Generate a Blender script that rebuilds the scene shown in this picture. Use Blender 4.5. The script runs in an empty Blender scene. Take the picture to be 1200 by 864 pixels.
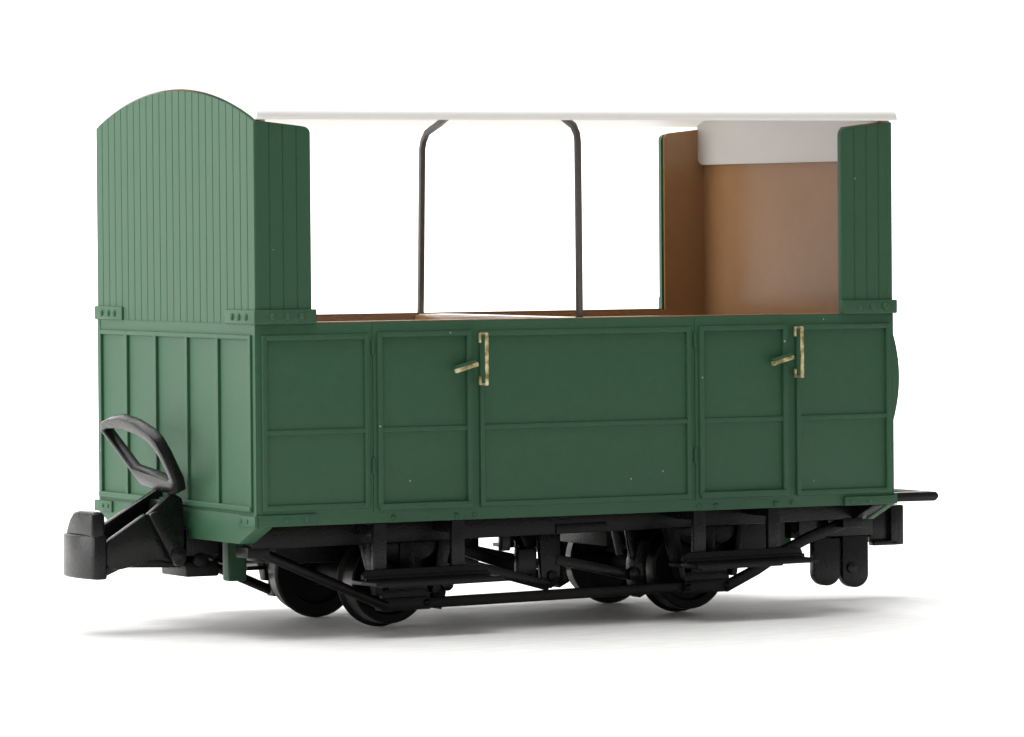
import bpy, bmesh, math, random
from mathutils import Vector, Matrix

random.seed(4)
S = 0.0435            # one design unit (1/100 of the coach length) in Blender units; 1 Blender unit = 1 cm
sc = bpy.context.scene
sc.unit_settings.system = 'METRIC'
sc.unit_settings.scale_length = 0.01
COL = sc.collection

# ------------------------------------------------------------------ camera
cam = bpy.data.cameras.new('camera')
cam.sensor_width = 36.0
cam.lens = 6113.75 / 1200 * 36
cam.shift_x = -12.7 / 1200
cam.shift_y = -25.2 / 1200
cam.clip_start = 0.1
cam.clip_end = 500
camo = bpy.data.objects.new('camera', cam)
COL.objects.link(camo)
r = Vector((0.88159802, -0.47193779, -0.00772333))
u = Vector((0.01837164, 0.01795918, 0.99966992))
f = Vector((0.47164331, 0.88144892, -0.02450305))
m = Matrix(((r.x, u.x, -f.x, -296.01 * S), (r.y, u.y, -f.y, -628.60 * S), (r.z, u.z, -f.z, 56.167 * S), (0, 0, 0, 1)))
camo.matrix_world = m
sc.camera = camo

# ------------------------------------------------------------------ world, lamps, exposure
w = bpy.data.worlds.new('World')
sc.world = w
w.use_nodes = True
w.node_tree.nodes['Background'].inputs[0].default_value = (1, 1, 1, 1)
w.node_tree.nodes['Background'].inputs[1].default_value = 0.30
sc.view_settings.view_transform = 'Standard'
sc.view_settings.look = 'None'
sc.view_settings.exposure = 0
sc.view_settings.gamma = 1

def softbox(name, loc, target, sx, sy, radiance, color=(1, 1, 1)):
    l = bpy.data.lights.new(name, 'AREA')
    l.shape = 'RECTANGLE'
    l.size, l.size_y = sx * S, sy * S
    l.energy = radiance * math.pi * l.size * l.size_y   # Blender area lamp: radiance = power / (pi * area)
    l.color = color
    o = bpy.data.objects.new(name, l)
    COL.objects.link(o)
    o.location = Vector(loc) * S
    d = (Vector(target) - Vector(loc)).normalized()
    o.rotation_euler = d.to_track_quat('-Z', 'Y').to_euler()
    return o

softbox('overhead_softbox', (10, 70, 330), (30, 30, 0), 420, 360, 4.0)
softbox('left_softbox', (-340, 170, 130), (0, 40, 40), 480, 240, 3.9)
softbox('added_backdrop_light', (196, 311, 400), (332, 566, 60), 1500, 220, 9.0)  # added lamp: burns the backdrop white and brightens its reflection inside the coach

# ------------------------------------------------------------------ materials
def mat(name, col, rough=0.5, spec=0.5, metal=0.0, grain=0.0, gscale=40, mottle=0.0, dust=0.0, dust_scale=12):
    ma = bpy.data.materials.new(name)
    ma.use_nodes = True
    nt = ma.node_tree
    b = nt.nodes['Principled BSDF']
    b.inputs['Base Color'].default_value = (*col, 1)
    b.inputs['Roughness'].default_value = rough
    b.inputs['Specular IOR Level'].default_value = spec
    b.inputs['Metallic'].default_value = metal
    tc = nt.nodes.new('ShaderNodeTexCoord')
    last = None
    if mottle:
        n = nt.nodes.new('ShaderNodeTexNoise')
        n.inputs['Scale'].default_value = 9
        n.inputs['Detail'].default_value = 8
        n.inputs['Roughness'].default_value = 0.75
        nt.links.new(tc.outputs['Object'], n.inputs['Vector'])
        rp = nt.nodes.new('ShaderNodeValToRGB')
        rp.color_ramp.elements[0].position = 0.3
        rp.color_ramp.elements[1].position = 0.7
        rp.color_ramp.elements[0].color = (*[c * (1 - mottle) for c in col], 1)
        rp.color_ramp.elements[1].color = (*[c * (1 + mottle) for c in col], 1)
        nt.links.new(n.outputs['Fac'], rp.inputs['Fac'])
        last = rp.outputs['Color']
        nr = nt.nodes.new('ShaderNodeMapRange')
        nr.inputs['To Min'].default_value = max(0.02, rough - 0.08)
        nr.inputs['To Max'].default_value = min(1, rough + 0.08)
        nt.links.new(n.outputs['Fac'], nr.inputs['Value'])
        nt.links.new(nr.outputs['Result'], b.inputs['Roughness'])
    if dust:
        v = nt.nodes.new('ShaderNodeTexVoronoi')
        v.inputs['Scale'].default_value = dust_scale
        dn = nt.nodes.new('ShaderNodeTexNoise'); dn.inputs['Scale'].default_value = 45
        nt.links.new(tc.outputs['Object'], dn.inputs['Vector'])
        dv = nt.nodes.new('ShaderNodeVectorMath'); dv.operation = 'MULTIPLY_ADD'
        dv.inputs[1].default_value = (0.012, 0.012, 0.03)
        nt.links.new(dn.outputs['Color'], dv.inputs[0]); nt.links.new(tc.outputs['Object'], dv.inputs[2])
        nt.links.new(dv.outputs[0], v.inputs['Vector'])
        lt = nt.nodes.new('ShaderNodeMath'); lt.operation = 'LESS_THAN'
        lt.inputs[1].default_value = dust
        nt.links.new(v.outputs['Distance'], lt.inputs[0])
        sep = nt.nodes.new('ShaderNodeSeparateColor')
        nt.links.new(v.outputs['Color'], sep.inputs['Color'])
        gt = nt.nodes.new('ShaderNodeMath'); gt.operation = 'GREATER_THAN'
        gt.inputs[1].default_value = 0.38
        nt.links.new(sep.outputs[0], gt.inputs[0])
        mu = nt.nodes.new('ShaderNodeMath'); mu.operation = 'MULTIPLY'
        nt.links.new(lt.outputs[0], mu.inputs[0]); nt.links.new(gt.outputs[0], mu.inputs[1])
        mx = nt.nodes.new('ShaderNodeMix'); mx.data_type = 'RGBA'
        nt.links.new(mu.outputs[0], mx.inputs[0])
        if last: nt.links.new(last, mx.inputs[6])
        else: mx.inputs[6].default_value = (*col, 1)
        mx.inputs[7].default_value = (0.42, 0.46, 0.38, 1)
        last = mx.outputs[2]
    if last: nt.links.new(last, b.inputs['Base Color'])
    if grain:
        n = nt.nodes.new('ShaderNodeTexNoise')
        n.inputs['Scale'].default_value = gscale
        n.inputs['Detail'].default_value = 4
        nt.links.new(tc.outputs['Object'], n.inputs['Vector'])
        bp = nt.nodes.new('ShaderNodeBump')
        bp.inputs['Strength'].default_value = grain
        bp.inputs['Distance'].default_value = 0.02
        nt.links.new(n.outputs['Fac'], bp.inputs['Height'])
        nt.links.new(bp.outputs['Normal'], b.inputs['Normal'])
    return ma

GREEN = mat('green_paint', (0.033, 0.104, 0.0505), 0.50, 0.36, grain=0.25, gscale=170, mottle=0.06, dust=0.036, dust_scale=7)
TAN = mat('tan_plastic', (0.32, 0.172, 0.078), 0.24, 0.55, grain=0.04, gscale=50, mottle=0.03, dust=0.03, dust_scale=4)
BLACK = mat('black_plastic', (0.0035, 0.0034, 0.0034), 0.36, 0.24, grain=0.2, gscale=60, mottle=0.2)
COUPL = mat('dark_coupling_plastic', (0.007, 0.0067, 0.0067), 0.28, 0.3, grain=0.08, gscale=50, mottle=0.2)
STRAP = mat('hoop_paint', (0.085, 0.074, 0.065), 0.5, 0.5, grain=0.15, mottle=0.2)
WHITE = mat('white_roof_plastic', (0.88, 0.88, 0.865), 0.42, 0.5, grain=0.05)
STEEL = mat('blackened_steel', (0.006, 0.006, 0.006), 0.5, 0.2, grain=0.1)
TYRE = mat('steel_tyre', (0.10, 0.097, 0.09), 0.3, 0.5, metal=1.0, grain=0.05)
GOLD = mat('gold_paint', (0.52, 0.40, 0.16), 0.42, 0.5, metal=0.35, grain=0.6, gscale=30)
SHEEN = mat('painted_seat_sheen', (0.75, 0.70, 0.62), 0.15, 0.5)  # pale colour stands in for the backdrop reflected on the brown seat top

def translucent(ma, fac):
    nt = ma.node_tree
    b = nt.nodes['Principled BSDF']; out = nt.nodes['Material Output']
    t = nt.nodes.new('ShaderNodeBsdfTranslucent'); t.inputs['Color'].default_value = (0.95, 0.93, 0.90, 1)
    m_ = nt.nodes.new('ShaderNodeMixShader'); m_.inputs[0].default_value = fac
    nt.links.new(b.outputs[0], m_.inputs[1]); nt.links.new(t.outputs[0], m_.inputs[2])
    nt.links.new(m_.outputs[0], out.inputs['Surface'])
translucent(WHITE, 0.38)

def gold_worn():
    """gold paint rubbed off to the green plastic in small flecks"""
    nt = GOLD.node_tree
    b = nt.nodes['Principled BSDF']
    tc = nt.nodes.new('ShaderNodeTexCoord')
    n = nt.nodes.new('ShaderNodeTexNoise')
    n.inputs['Scale'].default_value = 22; n.inputs['Detail'].default_value = 5
    nt.links.new(tc.outputs['Object'], n.inputs['Vector'])
    rp = nt.nodes.new('ShaderNodeValToRGB')
    rp.color_ramp.elements[0].position = 0.36; rp.color_ramp.elements[0].color = (0.20, 0.18, 0.075, 1)
    rp.color_ramp.elements[1].position = 0.50; rp.color_ramp.elements[1].color = (0.62, 0.50, 0.24, 1)
    e = rp.color_ramp.elements.new(0.68); e.color = (0.85, 0.78, 0.55, 1)
    nt.links.new(n.outputs['Fac'], rp.inputs['Fac'])
    nt.links.new(rp.outputs['Color'], b.inputs['Base Color'])
gold_worn()

def paper():
    ma = bpy.data.materials.new('white_paper')
    ma.use_nodes = True
    nt = ma.node_tree
    b = nt.nodes['Principled BSDF']
    b.inputs['Roughness'].default_value = 0.6
    b.inputs['Specular IOR Level'].default_value = 0.3
    tc = nt.nodes.new('ShaderNodeTexCoord')
    mp = nt.nodes.new('ShaderNodeMapping')
    mp.inputs['Scale'].default_value = (1.2, 6.0, 1)
    mp.inputs['Rotation'].default_value = (0, 0, math.radians(28))
    nt.links.new(tc.outputs['Object'], mp.inputs['Vector'])
    n = nt.nodes.new('ShaderNodeTexNoise')
    n.inputs['Scale'].default_value = 3.0; n.inputs['Detail'].default_value = 8; n.inputs['Roughness'].default_value = 0.7
    nt.links.new(mp.outputs['Vector'], n.inputs['Vector'])
    rp = nt.nodes.new('ShaderNodeValToRGB')
    rp.color_ramp.elements[0].position = 0.3; rp.color_ramp.elements[0].color = (0.72, 0.71, 0.695, 1)
    rp.color_ramp.elements[1].position = 0.7; rp.color_ramp.elements[1].color = (0.92, 0.915, 0.91, 1)
    nt.links.new(n.outputs['Fac'], rp.inputs['Fac'])
    nt.links.new(rp.outputs['Color'], b.inputs['Base Color'])
    bp = nt.nodes.new('ShaderNodeBump'); bp.inputs['Strength'].default_value = 0.25; bp.inputs['Distance'].default_value = 0.02
    nt.links.new(n.outputs['Fac'], bp.inputs['Height']); nt.links.new(bp.outputs['Normal'], b.inputs['Normal'])
    return ma
PAPER = paper()

# ------------------------------------------------------------------ mesh helper
class MB:
    def __init__(self): self.bm = bmesh.new()
    def _merge(self, t, M=None):
        if M is not None: bmesh.ops.transform(t, matrix=M, verts=t.verts)
        me = bpy.data.meshes.new('tmp'); t.to_mesh(me); t.free()
        self.bm.from_mesh(me); bpy.data.meshes.remove(me)
    def box(self, x0, x1, y0, y1, z0, z1, bev=0.0, seg=2, M=None):
        t = bmesh.new()
        bmesh.ops.create_cube(t, size=1)
        for v in t.verts:
            v.co = Vector((x0 if v.co.x < 0 else x1, y0 if v.co.y < 0 else y1, z0 if v.co.z < 0 else z1))
        if bev: bmesh.ops.bevel(t, geom=t.edges[:], offset=bev, segments=seg, affect='EDGES', profile=0.5)
        self._merge(t, M); return self
    def prism(self, pts, axis, a, b, bev=0.0, seg=2, M=None):
        """pts: outline in the two other axes (x,z for 'y'; y,z for 'x'; x,y for 'z'), swept from a to b"""
        t = bmesh.new()
        def P(p, d):
            return {'y': (p[0], d, p[1]), 'x': (d, p[0], p[1]), 'z': (p[0], p[1], d)}[axis]
        A = [t.verts.new(P(p, a)) for p in pts]; B = [t.verts.new(P(p, b)) for p in pts]
        n = len(pts)
        t.faces.new(A); t.faces.new(B[::-1])
        for i in range(n): t.faces.new((A[i], B[i], B[(i + 1) % n], A[(i + 1) % n]))
        bmesh.ops.recalc_face_normals(t, faces=t.faces)
        if bev:
            es = [e for e in t.edges if e.calc_face_angle(0) > 0.5]
            bmesh.ops.bevel(t, geom=es, offset=bev, segments=seg, affect='EDGES', profile=0.5)
        self._merge(t, M); return self
    def cyl(self, p, q, rad, n=20, rad2=None, bev=0.0):
        p, q = Vector(p), Vector(q)
        t = bmesh.new()
        L = (q - p).length
        bmesh.ops.create_cone(t, cap_ends=True, cap_tris=False, segments=n, radius1=rad, radius2=rad if rad2 is None else rad2, depth=L)
        if bev:
            es = [e for e in t.edges if e.calc_face_angle(0) > 1.0]
            bmesh.ops.bevel(t, geom=es, offset=bev, segments=2, affect='EDGES', profile=0.5)
        M = Matrix.Translation((p + q) / 2) @ (q - p).to_track_quat('Z', 'Y').to_matrix().to_4x4()
        self._merge(t, M); return self
    def bar(self, path, wd, ht, up=(0, 0, 1), bev=0.0):
        """a rectangular bar swept along a path; wd across, ht along 'up'"""
        t = bmesh.new(); rings = []
        path = [Vector(p) for p in path]; up = Vector(up)
        for i, p in enumerate(path):
            d = (path[min(i + 1, len(path) - 1)] - path[max(i - 1, 0)]).normalized()
            s = d.cross(up).normalized(); h = s.cross(d).normalized()
            rings.append([t.verts.new(p + s * a * wd / 2 + h * b * ht / 2) for a, b in ((-1, -1), (1, -1), (1, 1), (-1, 1))])
        for a, b in zip(rings, rings[1:]):
            for k in range(4): t.faces.new((a[k], a[(k + 1) % 4], b[(k + 1) % 4], b[k]))
        t.faces.new(rings[0][::-1]); t.faces.new(rings[-1])
        bmesh.ops.recalc_face_normals(t, faces=t.faces)
        if bev:
            es = [e for e in t.edges if e.calc_face_angle(0) > 0.6]
            bmesh.ops.bevel(t, geom=es, offset=bev, segments=2, affect='EDGES', profile=0.5)
        self._merge(t); return self
    def lathe(self, prof, c, n=64, ring_only=False):
        """prof: list of (along axis, radius)"""
        t = bmesh.new(); rings = []
        for a, rd in prof:
            ring = []
            for k in range(n):
                th = 2 * math.pi * k / n
                ring.append(t.verts.new((c[0] + rd * math.cos(th), c[1] + a, c[2] + rd * math.sin(th))))
            rings.append(ring)
        for a, b in zip(rings, rings[1:]):
            for k in range(n): t.faces.new((a[k], a[(k + 1) % n], b[(k + 1) % n], b[k]))
        if ring_only:
            for k in range(n): t.faces.new((rings[-1][k], rings[-1][(k + 1) % n], rings[0][(k + 1) % n], rings[0][k]))
        else:
            t.faces.new(rings[0]); t.faces.new(rings[-1][::-1])
        bmesh.ops.recalc_face_normals(t, faces=t.faces)
        self._merge(t); return self
    def rivet(self, p, nrm, rad=0.42, h=0.28):
        """low domed rivet head at p pointing along nrm"""
        t = bmesh.new()
        bmesh.ops.create_uvsphere(t, u_segments=14, v_segments=8, radius=1)
        q = Vector(nrm).to_track_quat('Z', 'Y').to_matrix().to_4x4()
        self._merge(t, Matrix.Translation(p) @ q @ Matrix.Diagonal((rad, rad, h, 1))); return self
    def build(self, name, material, parent=None, shear=False, flip_y=False, rot=False, smooth=35):
        bm = self.bm
        if shear:
            for v in bm.verts: v.co.z += 0.0105 * (v.co.x - 26)
        bmesh.ops.scale(bm, vec=(S, S, S), verts=bm.verts)
        bmesh.ops.recalc_face_normals(bm, faces=bm.faces)
        me = bpy.data.meshes.new(name); bm.to_mesh(me); bm.free()
        for p in me.polygons: p.use_smooth = True
        me.set_sharp_from_angle(angle=math.radians(smooth))
        me.materials.append(material)
        o = bpy.data.objects.new(name, me); COL.objects.link(o)
        if parent: o.parent = parent
        return o

L, W = 100.0, 52.4
def my(y): return W - y         # mirror across the coach
def mx(x): return L - x

# ------------------------------------------------------------------ setting: one white sweep of paper
def sweep():
    mb = MB()
    t = bmesh.new()
    prof = [(-900, 0)] + [(500, 0)] + [(500 + 200 * math.sin(a), 200 - 200 * math.cos(a)) for a in [math.pi / 2 * k / 16 for k in range(1, 17)]] + [(700, 700)]
    rows = []
    d = Vector((0.4716, 0.8814, 0)).normalized(); s = Vector((d.y, -d.x, 0))
    for a, z in prof:
        rows.append([t.verts.new(d * a + s * k + Vector((40, 20, z))) for k in (-900, 0, 900)])
    for a, b in zip(rows, rows[1:]):
        for k in range(2): t.faces.new((a[k], a[k + 1], b[k + 1], b[k]))
    mb._merge(t)
    o = mb.build('white_ground', PAPER, smooth=60)
    if o.data.polygons[0].normal.z < 0: o.data.flip_normals()
    o['kind'] = 'structure'
sweep()

# ------------------------------------------------------------------ the coach
coach = bpy.data.objects.new('railway_coach', None)
COL.objects.link(coach)
coach['label'] = 'green open-sided model railway coach with a white arched roof standing on a white surface'
coach['category'] = 'model coach'
coach.empty_display_size = 0.2

R_ = 75.4
def arch(y, top=74.1):
    return top - (R_ - math.sqrt(R_ * R_ - (y - W / 2) ** 2))

# ---- body sides -----------------------------------------------------------
def frame(mb, x0, x1, z0, z1, zm, h=0.4, wd=0.75, y=0.0, s=1):
    """raised beading round a panel plus a mid rail, on the side plane y (s = +1 near side, -1 far side)"""
    ya, yb = sorted((y + 0.2 * s, y - h * s))
    mb.box(x0, x0 + wd, ya, yb, z0, z1, 0.16)
    mb.box(x1 - wd, x1, ya, yb, z0, z1, 0.16)
    mb.box(x0 + 0.1, x1 - 0.1, ya, yb + (-0.02 if s < 0 else 0), z1 - wd, z1 - 0.01, 0.16)
    mb.box(x0 + 0.1, x1 - 0.1, ya, yb, z0 + 0.01, z0 + wd, 0.16)
    if zm is not None:
        mb.box(x0 + 0.3, x1 - 0.3, ya, y + (0.2 if s > 0 else h * 0.8), zm - 0.34, zm + 0.34, 0.15) if s < 0 else mb.box(x0 + 0.3, x1 - 0.3, y - h * 0.8, y + 0.2, zm - 0.34, zm + 0.34, 0.15)

def side(s):
    """lower body side: s=+1 the near side at y=0, -1 the far side"""
    Y = (lambda y: y) if s > 0 else my
    def bx(mb, x0, x1, y0, y1, z0, z1, bev=0.0):
        a, b = sorted((Y(y0), Y(y1))); mb.box(x0, x1, a, b, z0, z1, bev)
    mb = MB()
    bx(mb, 0.02, 99.98, 0, 1.0, 15.35, 42.45, 0.12)
    fr = MB()
    for (x0, x1, z0, z1) in ((0.8, 16.75, 17.45, 40.95), (33.5, 66.75, 17.0, 41.05), (83.75, 99.4, 16.95, 41.05)):
        for args in ((x0, x0 + .75, z0, z1), (x1 - .75, x1, z0, z1)):
            bx(mb, args[0], args[1], 0.2, -0.40, args[2], args[3], 0.17)
        bx(mb, x0 + .1, x1 - .1, 0.2, -0.38, z1 - .75, z1 - .01, 0.17)
        bx(mb, x0 + .1, x1 - .1, 0.2, -0.38, z0 + .01, z0 + .75, 0.17)
        bx(mb, x0 + .3, x1 - .3, 0.2, -0.32, 27.55, 28.25, 0.16)
    # floor-line rivets and corner straps
    n = -1 if s > 0 else 1
    for x in (20.3, 29.9, 32.7, 68.0, 70.7, 80.4, 83.2):
        mb.rivet((x, Y(0), 16.0), (0, n, 0), 0.40, 0.22)
    bx(mb, 0.1, 8.7, 0.2, -0.30, 15.38, 16.95, 0.12)
    bx(mb, 91.6, 100.1, 0.2, -0.45, 15.3, 16.55, 0.12)
    for x in (4.25, 7.3): mb.rivet((x, Y(-0.3), 16.15), (0, n, 0), 0.42, 0.25)
    for x in (92.8, 95.6): mb.rivet((x, Y(-0.45), 15.95), (0, n, 0), 0.42, 0.25)
    o = mb.build('lower_side', GREEN, coach)
    # tan lining inside
    ln = MB()
    bx(ln, 1.3, 98.7, 1.02, 1.47, 19.6, 42.45, 0.02)
    ln.build('lining', TAN, o)
    # tan upper edge
    e = MB(); bx(e, 8.6, 91.2, 0.10, 1.46, 42.455, 42.62, 0.05); e.build('top_edge', TAN, o)
    # grab rails beside the doors
    for gx in (33.5, 83.5):
        g = MB()
        k0, k1 = 33.75, 40.65
        g.cyl((gx + .2, Y(-2.0), k0 - .1), (gx + .2, Y(-2.0), k1 + .1), 0.26, 12, bev=.1)
        for z in (k0, k1): bx(g, gx, gx + .4, 0.05, -2.1, z - .15, z + .15, .08)
        bx(g, gx - .18, gx + .12, -0.25, -0.7, k1 - 1.25, k1 + .1, .1)
        bx(g, gx - .18, gx + .12, -0.25, -0.7, k0 - .1, k0 + 1.1, .1)
        g.build('grab_rail', GOLD, o)
    # doors
    for (x0, x1) in ((17.35, 32.65), (67.4, 82.65)):
        d = MB()
        bx(d, x0, x1, 0.3, -0.16, 16.75, 42.40, 0.10)
        a, b = x0 + .52, x1 - .38
        for args in ((a, a + .8), (b - .8, b)):
            bx(d, args[0], args[1], 0.0, -0.62, 17.2, 41.1, 0.2)
        bx(d, a + .1, b - .1, 0, -0.60, 40.4, 41.09, 0.2)
        bx(d, a + .1, b - .1, 0, -0.85, 17.05, 17.95, 0.22)
        bx(d, a + .3, b - .3, 0, -0.46, 27.55, 28.25, 0.16)
        do = d.build('door', GREEN, coach)
        for z in (22.0, 38.0):
            h = MB(); h.cyl((x0 + .02, Y(-0.12), z), (x0 + .02, Y(-0.12), z + 2.2), 0.24, 10, bev=.08)
            h.build('hinge', GREEN, do)
        lv = MB()
        M = Matrix.Translation((x1 - 1.75, Y(-1.4), 36.2)) @ Matrix.Rotation(math.radians(-15), 4, 'Y')
        lv.box(-1.85, 1.8, -.28, .28, -.40, .18, .14, M=M)
        lv.build('door_lever', GOLD, do)
        lb = MB()
        lb.box(-1.6, 1.7, *( (-.15, .9) if s > 0 else (-.9, .15)), -.2, .5, .18, M=M)
        lb.build('lever_base', GREEN, do)
side(1); side(-1)

# ---- ends -----------------------------------------------------------------
def end(s):
    X = (lambda x: x) if s > 0 else mx
    def bx(mb, x0, x1, y0, y1, z0, z1, bev=0.0):
        a, b = sorted((X(x0), X(x1))); mb.box(a, b, y0, y1, z0, z1, bev)
    mb = MB()
    bx(mb, 0.0, 1.0, 0.25, W - .25, 15.3, 42.5)
    # beading of the lower half
    for y in (1.35, 11.6, 21.6, 32.0, 41.9, 51.0):
        bx(mb, 0.2, -0.42, y - .42, y + .42, 17.4, 41.0, 0.12)
    bx(mb, 0.2, -0.40, 0.95, 51.4, 40.35, 40.99, 0.15)
    bx(mb, 0.2, -0.62, 0.95, 51.4, 17.35, 18.15, 0.2)
    bx(mb, 0.2, -0.10, 0.02, 1.0, 15.3, 42.45, 0.1)
    bx(mb, 0.2, -0.10, W - 1.0, W - .02, 15.3, 42.45, 0.1)
    n = -1 if s > 0 else 1
    # narrow tongue-and-groove boards of the upper half
    st = []
    nb = 24; pw = W / nb
    for i in range(nb):
        a, b = i * pw, (i + 1) * pw
        st += [(a, 0.13), (a + .12, 0.0), (b - .12, 0.0)]
    st[0] = (0.0, 0.18); st.append((W, 0.18))
    t = bmesh.new()
    lo = [t.verts.new((X(d), y, 42.46)) for y, d in st]
    hi = [t.verts.new((X(d), y, arch(y))) for y, d in st]
    lob = [t.verts.new((X(0.95), y, 42.46)) for y, d in st]
    hib = [t.verts.new((X(0.95), y, arch(y))) for y, d in st]
    for i in range(len(st) - 1):
        t.faces.new((lo[i], lo[i + 1], hi[i + 1], hi[i]))
        t.faces.new((lob[i], hib[i], hib[i + 1], lob[i + 1]))
        t.faces.new((hi[i], hi[i + 1], hib[i + 1], hib[i]))
        t.faces.new((lo[i], lob[i], lob[i + 1], lo[i + 1]))
    t.faces.new((lo[0], hi[0], hib[0], lob[0])); t.faces.new((lo[-1], lob[-1], hib[-1], hi[-1]))
    bmesh.ops.recalc_face_normals(t, faces=t.faces)
    mb._merge(t)
    o = mb.build('end_wall', GREEN, coach, smooth=20)
    # tan inner skin, standing a hair above the green boards
    ln = MB()
    pts = [(0.35, 19.6), (W - .35, 19.6)] + [(W - .35 - (W - .7) * k / 32, arch(W - .35 - (W - .7) * k / 32, 74.32) + (0.12 if 6 < k < 26 else 0)) for k in range(33)]
    a, b = sorted((X(0.97), X(1.35)))
    ln.prism(pts, 'x', a, b)
    ln.build('lining', TAN, o)
    # bottom end board with chamfered lower corners
    eb = MB()
    pts = [(0.12, 17.0), (0.12, 15.2), (5.6, 12.9), (W - 5.6, 12.9), (W - .12, 15.2), (W - .12, 17.0)]
    a, b = sorted((X(-0.15), X(2.3 if s > 0 else 1.0)))
    eb.prism(pts, 'x', a, b, 0.12)
    bx(eb, 0.1, -0.45, -0.28, 5.2, 15.3, 16.85, 0.12)
    bx(eb, 0.1, -0.45, W - 5.2, W + .9, 15.25, 16.85, 0.15)
    for y in (2.2, 4.2, W - 2.2, W - 4.0): eb.rivet((X(-0.45), y, 16.1), (n, 0, 0), 0.35, 0.22)
    ebo = eb.build('end_board', GREEN, coach)
    if s < 0:
        hs = MB(); hs.prism([(0.7, 15.3), (0.75, 15.05), (5.8, 13.0), (W - 5.8, 13.0), (W - .75, 15.05), (W - .7, 15.3)], 'x', 96.9, 98.98, 0.1)
        hs.build('headstock', BLACK, ebo)
end(1); end(-1)

# ---- corner panels and their straps ---------------------------------------
def corner(sx_, sy_):
    X = (lambda x: x) if sx_ > 0 else mx
    Y = (lambda y: y) if sy_ > 0 else my
    def bx(mb, x0, x1, y0, y1, z0, z1, bev=0.0):
        a, b = sorted((X(x0), X(x1))); c, d = sorted((Y(y0), Y(y1))); mb.box(a, b, c, d, z0, z1, bev)
    # boarded panel: outline in x,z with the top falling away from the end, rounded outer top corner
    def top(x): return 69.45 - 0.75 * (x / 8.4)
    xs = [0.96, 2.12, 2.26, 2.40, 4.13, 4.27, 4.41, 6.15, 6.29, 6.43, 7.5, 7.95, 8.25, 8.40, 8.45]
    dp = [0.0, 0.0, 0.11, 0.0, 0.0, 0.11, 0.0, 0.0, 0.11, 0.0, 0.0, 0.02, 0.06, 0.16, 0.34]
    drop = [0, 0, 0, 0, 0, 0, 0, 0, 0, 0, 0.03, 0.16, 0.42, 0.75, 1.1]
    t = bmesh.new()
    th = 1.0
    lo = [t.verts.new((X(x), Y(d), 42.3)) for x, d in zip(xs, dp)]
    hi = [t.verts.new((X(x), Y(d), top(x) - q)) for x, d, q in zip(xs, dp, drop)]
    lob = [t.verts.new((X(x), Y(th), 42.3)) for x in xs]
    hib = [t.verts.new((X(x), Y(th), top(x) - q)) for x, q in zip(xs, drop)]
    for i in range(len(xs) - 1):
        t.faces.new((lo[i], lo[i + 1], hi[i + 1], hi[i])); t.faces.new((lob[i], hib[i], hib[i + 1], lob[i + 1]))
        t.faces.new((hi[i], hi[i + 1], hib[i + 1], hib[i])); t.faces.new((lo[i], lob[i], lob[i + 1], lo[i + 1]))
    t.faces.new((lo[0], hi[0], hib[0], lob[0])); t.faces.new((lo[-1], lob[-1], hib[-1], hi[-1]))
    bmesh.ops.recalc_face_normals(t, faces=t.faces)
    mb = MB(); mb._merge(t)
    o = mb.build('corner_panel', GREEN, coach, smooth=30)
    ln = MB()
    pts = [(1.3, 42.3), (8.1, 42.3), (8.1, top(8.1) - .5), (7.6, top(7.6) + .08), (0.9, top(0.9) + .22)]
    pts = [(X(a), b) for a, b in pts]
    c, d = sorted((Y(1.02), Y(1.4)))
    ln.prism(pts, 'y', c, d)
    ln.build('lining', TAN, o)
    sb = MB()
    near = sx_ > 0
    x1 = (8.95 if near else 8.6) if sy_ > 0 else 8.3
    x0 = -0.35 if near else -0.55
    bx(sb, x0, x1, 0.1, -0.42, 42.4, 44.35, 0.2)
    bx(sb, 0.1, x0 + .02, -0.40, 9.1, 42.42, 44.33, 0.2)
    ny = -1 if sy_ > 0 else 1; nx = -1 if near else 1
    for x in (2.4, 4.6, 6.7) if near else (1.5, 3.6, 5.75): sb.rivet((X(x), Y(-0.42), 43.38), (0, ny, 0), 0.52, 0.34)
    for y in (2.2, 4.5, 6.6): sb.rivet((X(x0), Y(y), 43.38), (nx, 0, 0), 0.52, 0.34)
    sb.build('corner_strap', GREEN, o)
for a in (1, -1):
    for b in (1, -1): corner(a, b)

# bowed bracket on the far end
mb = MB()
pts = [(99.9, 26.6)] + [(99.95 + 1.25 * math.sin(math.pi * k / 16) ** 0.8, 26.6 + 13.5 * k / 16) for k in range(17)] + [(99.9, 40.1)]
mb.prism(pts, 'y', 0.25, 1.5, 0.06)
mb.build('curved_bracket', GREEN, coach)

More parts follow.
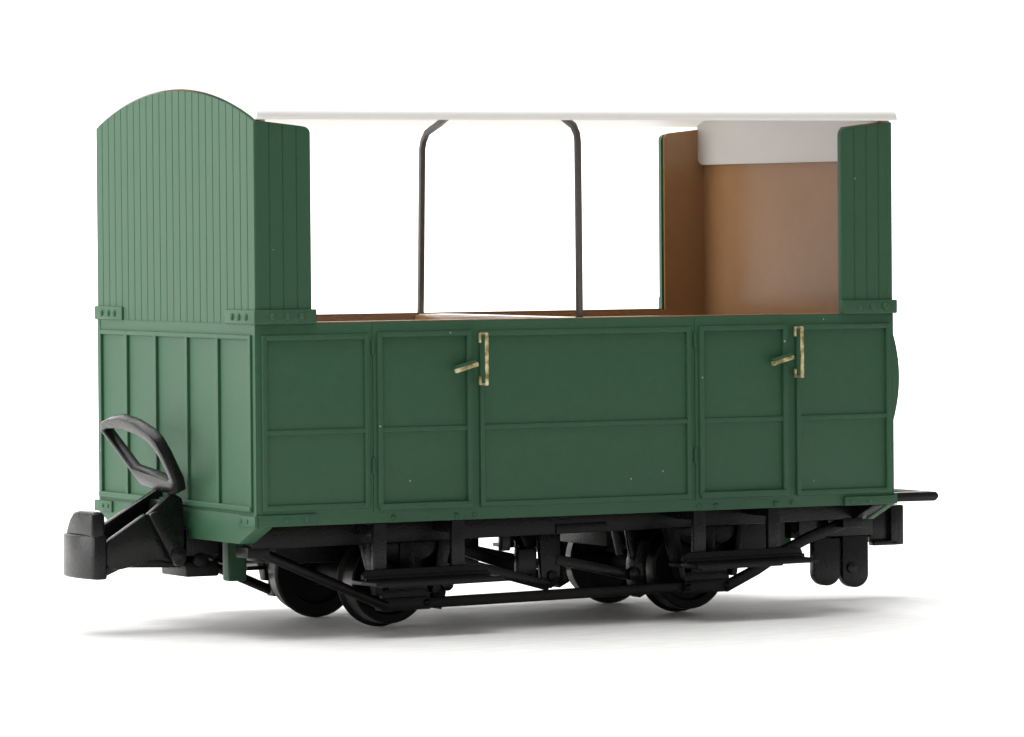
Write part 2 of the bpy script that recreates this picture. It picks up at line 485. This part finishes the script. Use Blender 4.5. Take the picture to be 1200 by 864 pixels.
# ---- roof -----------------------------------------------------------------
def roof():
    mb = MB()
    t = bmesh.new()
    K = 48
    prof = []
    y0, y1 = -0.15, W + .15
    for k in range(K + 1):
        y = y0 + (y1 - y0) * k / K
        prof.append((y, arch(y, 75.7)))
    inner = []
    for k in range(K + 1):
        y = y1 - .25 - (y1 - y0 - .5) * k / K
        inner.append((y, arch(y, 74.36)))
    edge = [(-.30, 69.80), (-.42, 70.0), (-.46, 70.3), (-.38, 70.6), (-.15, 70.88), (.25, 71.1)]
    ring = edge + [p for p in prof if 0.8 < p[0] < W - .8] + [(W - a, b) for a, b in edge[::-1]] + [(y1, 69.72)] + inner + [(y0, 69.72)]
    xs = [0.28, 0.34, 0.5, 100.2, 100.6, 100.85]
    rows = []
    for i, x in enumerate(xs):
        sh = [0.16, 0.06, 0, 0, 0.08, 0.35][i]
        cy, cz = W / 2, 60
        rows.append([t.verts.new((x, y + (sh if y < cy else -sh) * (1 if abs(y - cy) > 25.5 else 0), z - sh * .8 if z > arch(max(0, min(W, y)), 74.6) else z)) for y, z in ring])
    n = len(ring)
    for a, b in zip(rows, rows[1:]):
        for k in range(n): t.faces.new((a[k], a[(k + 1) % n], b[(k + 1) % n], b[k]))
    t.faces.new(rows[0]); t.faces.new(rows[-1][::-1])
    bmesh.ops.recalc_face_normals(t, faces=t.faces)
    mb._merge(t)
    o = mb.build('roof', WHITE, coach, smooth=40)
    for s in (1, -1):
        v = MB()
        lo = 64.1
        pts = []
        for cx, sg in ((2.6, 1), (W - 2.6, -1)):
            arc = [(cx - sg * 1.4 * math.cos(a), lo + 1.4 - 1.4 * math.sin(a)) for a in [math.pi / 2 * k / 8 for k in range(9)]]
            pts += arc if sg > 0 else arc[::-1]
        top = [(51.2 - 50.0 * k / 24, arch(51.2 - 50.0 * k / 24, 74.3)) for k in range(25)]
        a, b = (1.5, 2.3) if s > 0 else (mx(2.3), mx(1.5))
        v.prism(pts + top, 'x', a, b, 0.1)
        v.build('valance', WHITE, o, smooth=40)
roof()

# ---- interior -------------------------------------------------------------
mb = MB(); mb.box(1.2, 98.8, 1.2, W - 1.2, 16.5, 19.7); mb.build('floor', TAN, coach)
pt = MB(); pt.box(49.6, 55.2, 1.52, W - 1.52, 19.6, 42.30, 0.15)
po = pt.build('seat_back', TAN, coach)
cp = MB(); cp.box(50.3, 54.6, 1.7, W - 1.7, 42.305, 42.45, 0.05); cp.build('seat_back_sheen', SHEEN, po)  # added strip: the reflected white along the seat back, painted as a pale top
for x in (38, 62):
    b = MB()
    b.box(x - 6, x + 6, 1.6, W - 1.6, 28.5, 30.2, 0.3); b.box(x - 5, x + 5, 2.2, W - 2.2, 19.65, 28.6)
    b.build('bench_seat', TAN, coach)

# ---- hoop over the middle -------------------------------------------------
path = [(50.75, W - 1.3, 41.9), (50.9, W - 1.3, 48), (51.1, W - 1.25, 58), (51.25, W - 1.3, 66.6), (51.25, W - 1.75, 67.7), (51.25, W - 2.9, 68.9)]
for k in range(1, 22):
    y = W - 4.6 - (W - 7.6) * k / 22
    path.append((51.2 - 1.3 * k / 22, y, min(arch(y, 73.7), 69.2 + .75 * (k)) if k < 11 else min(arch(y, 73.7), 69.2 + .75 * (22 - k))))
path += [(49.85, 2.6, 69.0), (49.8, 1.5, 67.9), (49.8, 1.25, 66.8), (49.85, 1.25, 58), (49.9, 1.25, 41.9)]
mb = MB(); mb.bar(path, 0.85, 0.8, up=(1, 0, 0), bev=0.14)
mb.build('roof_hoop', STRAP, coach, smooth=50)

# ---- underframe -----------------------------------------------------------
for s in (1, -1):
    Y = (lambda y: y) if s > 0 else my
    def bx(mb, x0, x1, y0, y1, z0, z1, bev=0.0):
        a, b = sorted((Y(y0), Y(y1))); mb.box(x0, x1, a, b, z0, z1, bev)
    def pz(mb, pts, y0, y1, bev=0.0):
        a, b = sorted((Y(y0), Y(y1))); mb.prism(pts, 'y', a, b, bev)
    n = -1 if s > 0 else 1
    mb = MB()
    bx(mb, 2.0, 98.0, 6.0, 8.6, 12.25, 15.3, 0.12)
    bx(mb, 1.4, 4.8, 6.0, 10.0, 11.1, 12.6, 0.2)
    bx(mb, 95.2, 98.6, 6.0, 10.0, 11.0, 12.6, 0.2)
    bx(mb, 48.5, 56.5, 5.7, 6.2, 12.3, 13.6, 0.12)
    mb.build('solebar', BLACK, coach, shear=True)
    # axle guards, axleboxes and springs
    for cx in (26.2, 73.8):
        g = MB()
        pz(g, [(cx - 6.2, 12.4), (cx + 6.2, 12.4), (cx + 4.4, 6.0), (cx + 3.9, 3.2), (cx - 3.9, 3.2), (cx - 4.4, 6.0)], 9.3, 10.4, 0.1)
        for q in (-1, 1):
            pz(g, [(cx + q * 6.0, 12.4), (cx + q * 4.9, 12.4), (cx + q * 3.7, 5), (cx + q * 4.6, 5)] [::q], 7.4, 9.4, 0.1)
        bx(g, cx - 3.75, cx + 3.7, 7.8, 10.2, 2.75, 4.55, 0.14)
        pz(g, [(cx - 3.7, 4.4), (cx + 3.7, 4.4), (cx + 3.6, 5.6), (cx + 2.9, 5.9), (cx - 3.0, 5.9), (cx - 3.6, 5.6)], 7.95, 10.2, 0.1)
        pz(g, [(cx - 3.0, 5.7), (cx + 3.0, 5.7), (cx + 2.3, 8.4), (cx - 2.3, 8.4)], 7.3, 9.6, 0.1)
        go = g.build('axlebox', BLACK, coach, shear=True)
        sp = MB()
        pz(sp, [(cx - 5.4, 12.1), (cx + 5.4, 12.1), (cx + 5.4, 11.2), (cx + 3.4, 9.9), (cx + 1.2, 9.2), (cx - 1.2, 9.2), (cx - 3.4, 9.9), (cx - 5.4, 11.2)], 7.9, 9.1, 0.12)
        bx(sp, cx - 1.1, cx + 1.1, 7.5, 9.2, 8.3, 12.2, 0.12)
        sp.build('leaf_spring', BLACK, go, shear=True)
        for q in (-3.2, 3.2):
            b = MB(); b.rivet((cx + q, Y(7.8), 3.65), (0, n, 0), 0.55, 0.4)
            b.build('bolt', BLACK, go, shear=True)
    # tie rod and end struts
    t = MB()
    t.bar([(29.0, Y(8.6), 3.55), (71.0, Y(8.6), 3.75)], 0.9, 1.5, bev=0.3)
    t.build('tie_rod', BLACK, coach, shear=True)
    st = MB(); st.cyl((3.6, Y(8.1), 12.0), (23.2, Y(8.1), 3.4), 0.72, 14, bev=.12)
    st.build('strut', BLACK, coach, shear=True)
    st = MB(); st.bar([(76.6, Y(8.1), 3.3), (82.0, Y(8.1), 5.6), (86.5, Y(8.1), 8.0), (91.0, Y(8.1), 9.85), (97.0, Y(8.1), 11.7)], 1.1, 1.55, bev=.3)
    st.build('strut', BLACK, coach, shear=True)
    # step boards
    for (x0, x1) in ((15.6, 34.7), (65.4, 84.6)):
        sb = MB()
        zt_ = 9.15
        pts = [(x0, 7.9), (x1, 7.9), (x1, zt_ - .7), (x1 - .25, zt_ - .2), (x1 - .8, zt_), (x0 + .8, zt_), (x0 + .25, zt_ - .2), (x0, zt_ - .7)]
        pz(sb, pts, -0.25, 0.55, 0.06)
        bx(sb, x0 - .1, x1 + .3, -4.3, 0.5, 7.15, 7.75, 0.12)
        bx(sb, x0 + .1, x1 + .1, -0.75, -0.2, 7.6, 8.25, 0.1)
        bx(sb, x0 + 3, x1 - 3, 0.0, 9.5, 6.6, 7.2, 0.1)
        so = sb.build('step_board', BLACK, coach, shear=True)
        for hx in ((17.4, 29.3) if x0 < 50 else (67.2, 79.3)):
            h = MB(); bx(h, hx, hx + 1.95, 0.15, 1.0, 8.0, 15.32, 0.1); bx(h, hx + .1, hx + 1.85, 0.9, 6.4, 13.6, 15.1, 0.1)
            h.build('step_hanger', COUPL, so, shear=True)
    # brake gear
    b = MB()
    pz(b, [(49.9, 12.5), (53.3, 12.5), (53.2, 5.9), (52.7, 4.6), (51.7, 4.1), (50.7, 4.6), (50.2, 5.9)], 13.4, 14.4, 0.12)
    pz(b, [(45.6, 12.4), (47.2, 12.4), (47.4, 9.3), (50.2, 7.0), (50.2, 10.3), (49.4, 12.4)][::1], 15.2, 16.2, 0.1)
    bx(b, 46.8, 49.8, 13.8, 15.4, 6.0, 9.9, 0.3)
    bx(b, 44.9, 46.2, 15.0, 16.4, 9.6, 12.4, 0.15)
    bh = b.build('brake_hanger', COUPL, coach, shear=True)
    pv = MB(); pv.cyl((51.8, Y(13.5), 5.9), (51.8, Y(12.9), 5.9), 0.75, 18, bev=.12); pv.build('pivot', BLACK, bh, shear=True)
    rd = MB()
    rd.bar([(52.6, Y(13.6), 8.15), (64.6, Y(13.6), 5.35)], 0.7, 1.45, bev=0.1)
    rd.build('brake_rod', COUPL, coach, shear=True)
    rd = MB()
    rd.bar([(36.0, Y(13.6), 8.9), (51.4, Y(13.6), 4.5)], 0.7, 1.45, bev=0.1)
    rd.build('brake_rod', COUPL, coach, shear=True)
    for q, xx in ((1, 64.9), (-1, 35.1)):
        sh = MB()
        cxw = 73.8 if q > 0 else 26.2
        arcp = []
        a0, a1 = math.radians(150), math.radians(206)
        for k in range(9):
            a = a0 + (a1 - a0) * k / 8; arcp.append((cxw + q * 7.0 * math.cos(a), 6.0 + 7.0 * math.sin(a)))
        for k in range(9):
            a = a1 - (a1 - a0) * k / 8; arcp.append((cxw + q * 8.9 * math.cos(a), 6.0 + 8.9 * math.sin(a)))
        pz(sh, arcp, 13.0, 15.6, 0.12)
        sh.bar([(xx - q * .6, Y(13.9), 12.4), (xx + q * .3, Y(13.9), 7.6)], 0.8, 1.0, up=(1, 0, 0), bev=.1)
        sh.bar([(xx - q * 2.2, Y(14.9), 12.4), (xx - q * 1.2, Y(14.9), 8.2)], 0.8, 1.0, up=(1, 0, 0), bev=.1)
        sh.cyl((xx, Y(13.9), 5.6), (xx, Y(12.7), 5.6), 0.95, 18, bev=.12)
        sh.build('brake_shoe', COUPL, coach, shear=True)

# cross pull rod, floor weight block and frame stretchers
mb = MB(); mb.bar([(38.5, 21.0, 10.9), (50.6, 21.0, 6.9)], 1.0, 1.6, bev=.12); mb.build('pull_rod', BLACK, coach)
mb = MB(); mb.box(5, 95, 9, W - 9, 15.2, 16.45, 0.1)
for x0, x1, z0 in ((11.5, 39.5, 9.0), (63.5, 83.0, 9.6), (83.0, 93.0, 8.2)): mb.box(x0, x1, 18.5, W - 18.5, z0, 15.3, 0.2)
mb.build('chassis_plate', BLACK, coach)
for x0, x1 in ((7.9, 10.7), (95.6, 98.7)):
    mb = MB(); mb.box(x0, x1, 26.0, 28.3, 6.35, 16.4, 0.35, 3)
    mb.build('centre_post', GREEN, coach)

# wheelsets
for cx in (26.2, 73.8):
    ax = MB(); ax.cyl((cx, 8.6, 6.5), (cx, W - 8.6, 6.5), 1.0, 20)
    ax.cyl((cx, 20, 6.5), (cx, W - 20, 6.5), 1.7, 20)
    wso = ax.build('wheelset', STEEL, coach)
    for s in (1, -1):
        yc = 15.4 if s > 0 else W - 15.4
        q = s
        prof = [(-2.9, 0.9), (-2.9, 1.9), (-2.2, 2.2), (-2.0, 4.4), (-2.6, 4.7), (-2.75, 5.65), (-2.6, 5.85), (0.2, 6.0), (0.45, 6.25), (0.6, 6.45), (0.85, 6.5), (1.1, 6.42), (1.3, 6.2), (1.3, 4.6), (0.6, 4.3), (0.8, 2.0), (1.4, 1.7), (1.4, 0.9)]
        wm = MB(); wm.lathe([(a * q, b) for a, b in prof], (cx, yc, 6.5), n=96)
        wo = wm.build('wheel', STEEL, wso, smooth=30)
        ty = MB(); ty.lathe([(-2.5 * q, 5.7), (-2.5 * q, 5.875), (0.15 * q, 6.02), (0.15 * q, 5.7)], (cx, yc, 6.5), n=96, ring_only=True)
        ty.build('tyre', TYRE, wo)

# ---- couplings ------------------------------------------------------------
yN, yF = 20.5, 31.9
cpl = bpy.data.objects.new('coupling', None); COL.objects.link(cpl); cpl.parent = coach
def buffer_block(parent, q=1):
    X = (lambda x: x) if q > 0 else mx
    mb = MB()
    plan = [(-12.75, yN), (-14.3, yN), (-14.75, yN + .5), (-15.25, 23.5), (-15.4, 26.2), (-15.25, 28.9), (-14.75, yF - .8), (-14.2, yF - .3), (-12.75, yF - .3)]
    mb.prism([(X(a), b) for a, b in plan], 'z', 7.75, 13.7, 0.35, 3)
    return mb
bb = buffer_block(cpl)
bb.prism([(20.55, 13.4), (30.2, 13.4), (29.5, 14.6), (28.6, 15.8), (27.3, 16.75), (25.5, 17.0), (21.2, 16.9), (20.7, 16.4)], 'x', -14.9, -12.9, 0.5, 4)
bb.prism([(-12.9, 8.0), (-10.0, 9.2), (-1.5, 8.9), (-1.5, 10.2), (-12.9, 11.5)], 'y', yN + .9, yF - .9, 0.15)
bb.build('buffer', COUPL, cpl)
# channel-shaped hook arm
arm = MB()
def rounded(pts, rr, seg=4):
    out = []
    n = len(pts)
    for i in range(n):
        p, a, b = Vector(pts[i]), Vector(pts[i - 1]), Vector(pts[(i + 1) % n])
        da, db = (a - p), (b - p)
        c = min(rr, da.length * .45, db.length * .45)
        s, e = p + da.normalized() * c, p + db.normalized() * c
        for k in range(seg + 1):
            t_ = k / seg
            out.append(tuple((1 - t_) ** 2 * s + 2 * t_ * (1 - t_) * p + t_ ** 2 * e))
    return out
plate = rounded([(-12.75, 12.9), (-6.6, 16.75), (-3.0, 10.0), (-6.0, 10.2), (-10.9, 8.95), (-12.9, 9.3)], 0.9)
arm.prism(plate, 'y', yN, yN + 1.2, 0.14)
upper = rounded([(-6.7, 16.2), (-2.8, 19.25), (-1.3, 18.4), (-1.05, 12.0), (-2.0, 9.6), (-4.5, 10)], 0.5)
arm.prism(upper, 'y', yN + .45, yN + 1.6, 0.12)
farp = rounded([(-12.75, 12.3), (0.4, 19.9), (0.9, 18.9), (0.2, 9.8), (-10.9, 8.95), (-12.9, 9.3)], 0.6)
arm.prism(farp, 'y', yF - 1.3, yF, 0.12)
arm.prism([(-12.0, 9.2), (-1.2, 9.2), (-1.2, 17.0), (-2.0, 18.0), (-3.0, 10.6), (-12.0, 10.6)], 'y', yN + 1.1, yF - 1.2, 0.1)
ao = arm.build('hook_arm', COUPL, cpl)
lev = MB()
lev.prism(rounded([(-6.95, 16.4), (-5.3, 17.0), (-1.15, 10.9), (-1.6, 9.3), (-2.9, 9.2), (-3.5, 10.2)], 0.8), 'y', yN - .75, yN + .1, 0.14)
lo_ = lev.build('lever', COUPL, cpl)
bs = MB(); bs.cyl((-2.75, yN - .6, 10.75), (-2.75, yN - 1.15, 10.75), 1.0, 24, bev=.25); bs.build('pivot', COUPL, lo_)
sh = MB()
sh.box(-0.4, 4.6, 22.0, 30.4, 7.5, 9.6, 0.3)
sh.box(-0.6, 4.4, 21.5, 30.9, 10.4, 14.2, 0.3)
sh.box(-4.0, 3.8, 23.5, 29.0, 9.2, 10.8, 0.3)
sh.cyl((1.5, 21.2, 9.8), (1.5, 31.2, 9.8), 1.05, 24, bev=.3)
sh.build('shank', BLACK, cpl)
# raised loop: flat bar bent into a bow, leaning outwards
outer = [(-6.88, 36.2, 27.34), (-7.4, 34.9, 28.5), (-7.62, 32.32, 29.0), (-7.78, 28.4, 29.3), (-7.54, 23.9, 28.7), (-6.95, 19.9, 27.4), (-6.5, 18.6, 26.3), (-5.71, 17.9, 24.5), (-4.02, 17.6, 20.85), (-3.37, 18.3, 19.2), (-3.2, 20.4, 18.9), (-3.31, 30.47, 19.8)]
inner = [(-6.85, 35.2, 27.3), (-6.9, 34.2, 27.6), (-6.9, 31.6, 27.7), (-6.83, 28.2, 27.6), (-6.52, 24.0, 26.9), (-6.25, 21.3, 26.0), (-6.1, 20.3, 25.4), (-5.5, 19.6, 24.2), (-4.77, 19.3, 22.6), (-4.1, 19.4, 21.2), (-4.0, 20.2, 20.9), (-4.6, 30.9, 22.2)]
def loop(mb, outer, inner, th, xf=None):
    t = bmesh.new()
    nn = Vector((1, 0, 3 / 6.8)).normalized() * th
    n = len(outer)
    g = lambda p: xf(p) if xf else p
    oa = [t.verts.new(g(Vector(p))) for p in outer]; ia = [t.verts.new(g(Vector(p))) for p in inner]
    ob = [t.verts.new(g(Vector(p) + nn)) for p in outer]; ib = [t.verts.new(g(Vector(p) + nn)) for p in inner]
    for k in range(n):
        j = (k + 1) % n
        t.faces.new((oa[k], oa[j], ia[j], ia[k])); t.faces.new((ob[k], ib[k], ib[j], ob[j]))
        t.faces.new((oa[k], ob[k], ob[j], oa[j])); t.faces.new((ia[k], ia[j], ib[j], ib[k]))
    bmesh.ops.recalc_face_normals(t, faces=t.faces)
    es = [e for e in t.edges if e.calc_face_angle(0) > 1.0]
    bmesh.ops.bevel(t, geom=es, offset=0.2, segments=2, affect='EDGES', profile=0.5)
    mb._merge(t)
lp = MB(); loop(lp, outer, inner, 1.6)
lp.build('coupling_loop', COUPL, cpl, smooth=45)

cpr = bpy.data.objects.new('coupling', None); COL.objects.link(cpr); cpr.parent = coach
mb = MB()
# hollow-backed buffer head
plan = [(113.4, yN), (114.8, yN + .3), (115.3, 26.2), (114.8, yF - .3), (113.4, yF)]
mb.prism(plan, 'z', 7.9, 13.75, 0.25, 3)
mb.box(109.4, 113.6, yN + .9, yN + 1.8, 8.3, 13.3, 0.2); mb.box(112.4, 113.6, yN, yN + 1.2, 7.95, 13.7, 0.25)
mb.box(109.4, 113.6, yN, yN + 1.6, 7.9, 8.6, 0.2)
mb.box(101, 113.6, yN + 1.8, yF - 1.2, 9.0, 12.8, 0.3)
mb.build('buffer', COUPL, cpr)
mb = MB()
mb.box(101.5, 109.2, yN - .1, yN + 3, 9.5, 13.4, 0.2)
mb.box(97.5, 103, yN + 1.5, yF - 1.5, 9.2, 13.4, 0.3)
mb.build('shank', COUPL, cpr)
def ear(x0, x1, zt, zb):
    cx, rr = (x0 + x1) / 2, (x1 - x0) / 2
    return [(x0, zt), (x0, zb + rr * .85)] + [(cx - rr * math.cos(a), zb + rr * .85 - rr * .85 * math.sin(a)) for a in [math.pi * k / 14 for k in range(1, 14)]] + [(x1, zb + rr * .85), (x1, zt)]
mb = MB(); mb.prism(ear(104.0, 108.4, 9.5, 1.95), 'y', yN - .1, yN + 1.4, 0.15); e1 = mb.build('lever', COUPL, cpr)
bs = MB(); bs.cyl((105.4, yN, 4.85), (105.4, yN - .55, 4.85), 0.8, 24, bev=.2); bs.build('pivot', COUPL, e1)
mb = MB(); mb.prism(ear(99.3, 103.85, 9.25, 2.35), 'y', yN + .2, yN + 1.6, 0.15); mb.build('hook_arm', COUPL, cpr)
mb = MB()
for y in (yN, yF - 1.5):
    mb.prism(rounded([(100.5, 14.3), (120.3, 14.15), (120.9, 14.9), (120.4, 15.55), (100.5, 15.7)], 0.4), 'y', y, y + 1.5, 0.2)
mb.prism(rounded([(118.7, 14.2), (120.3, 14.15), (120.9, 14.9), (120.4, 15.55), (118.7, 15.6)], 0.4), 'y', yN + .2, yF - .2, 0.2)
mb.build('coupling_loop', COUPL, cpr)
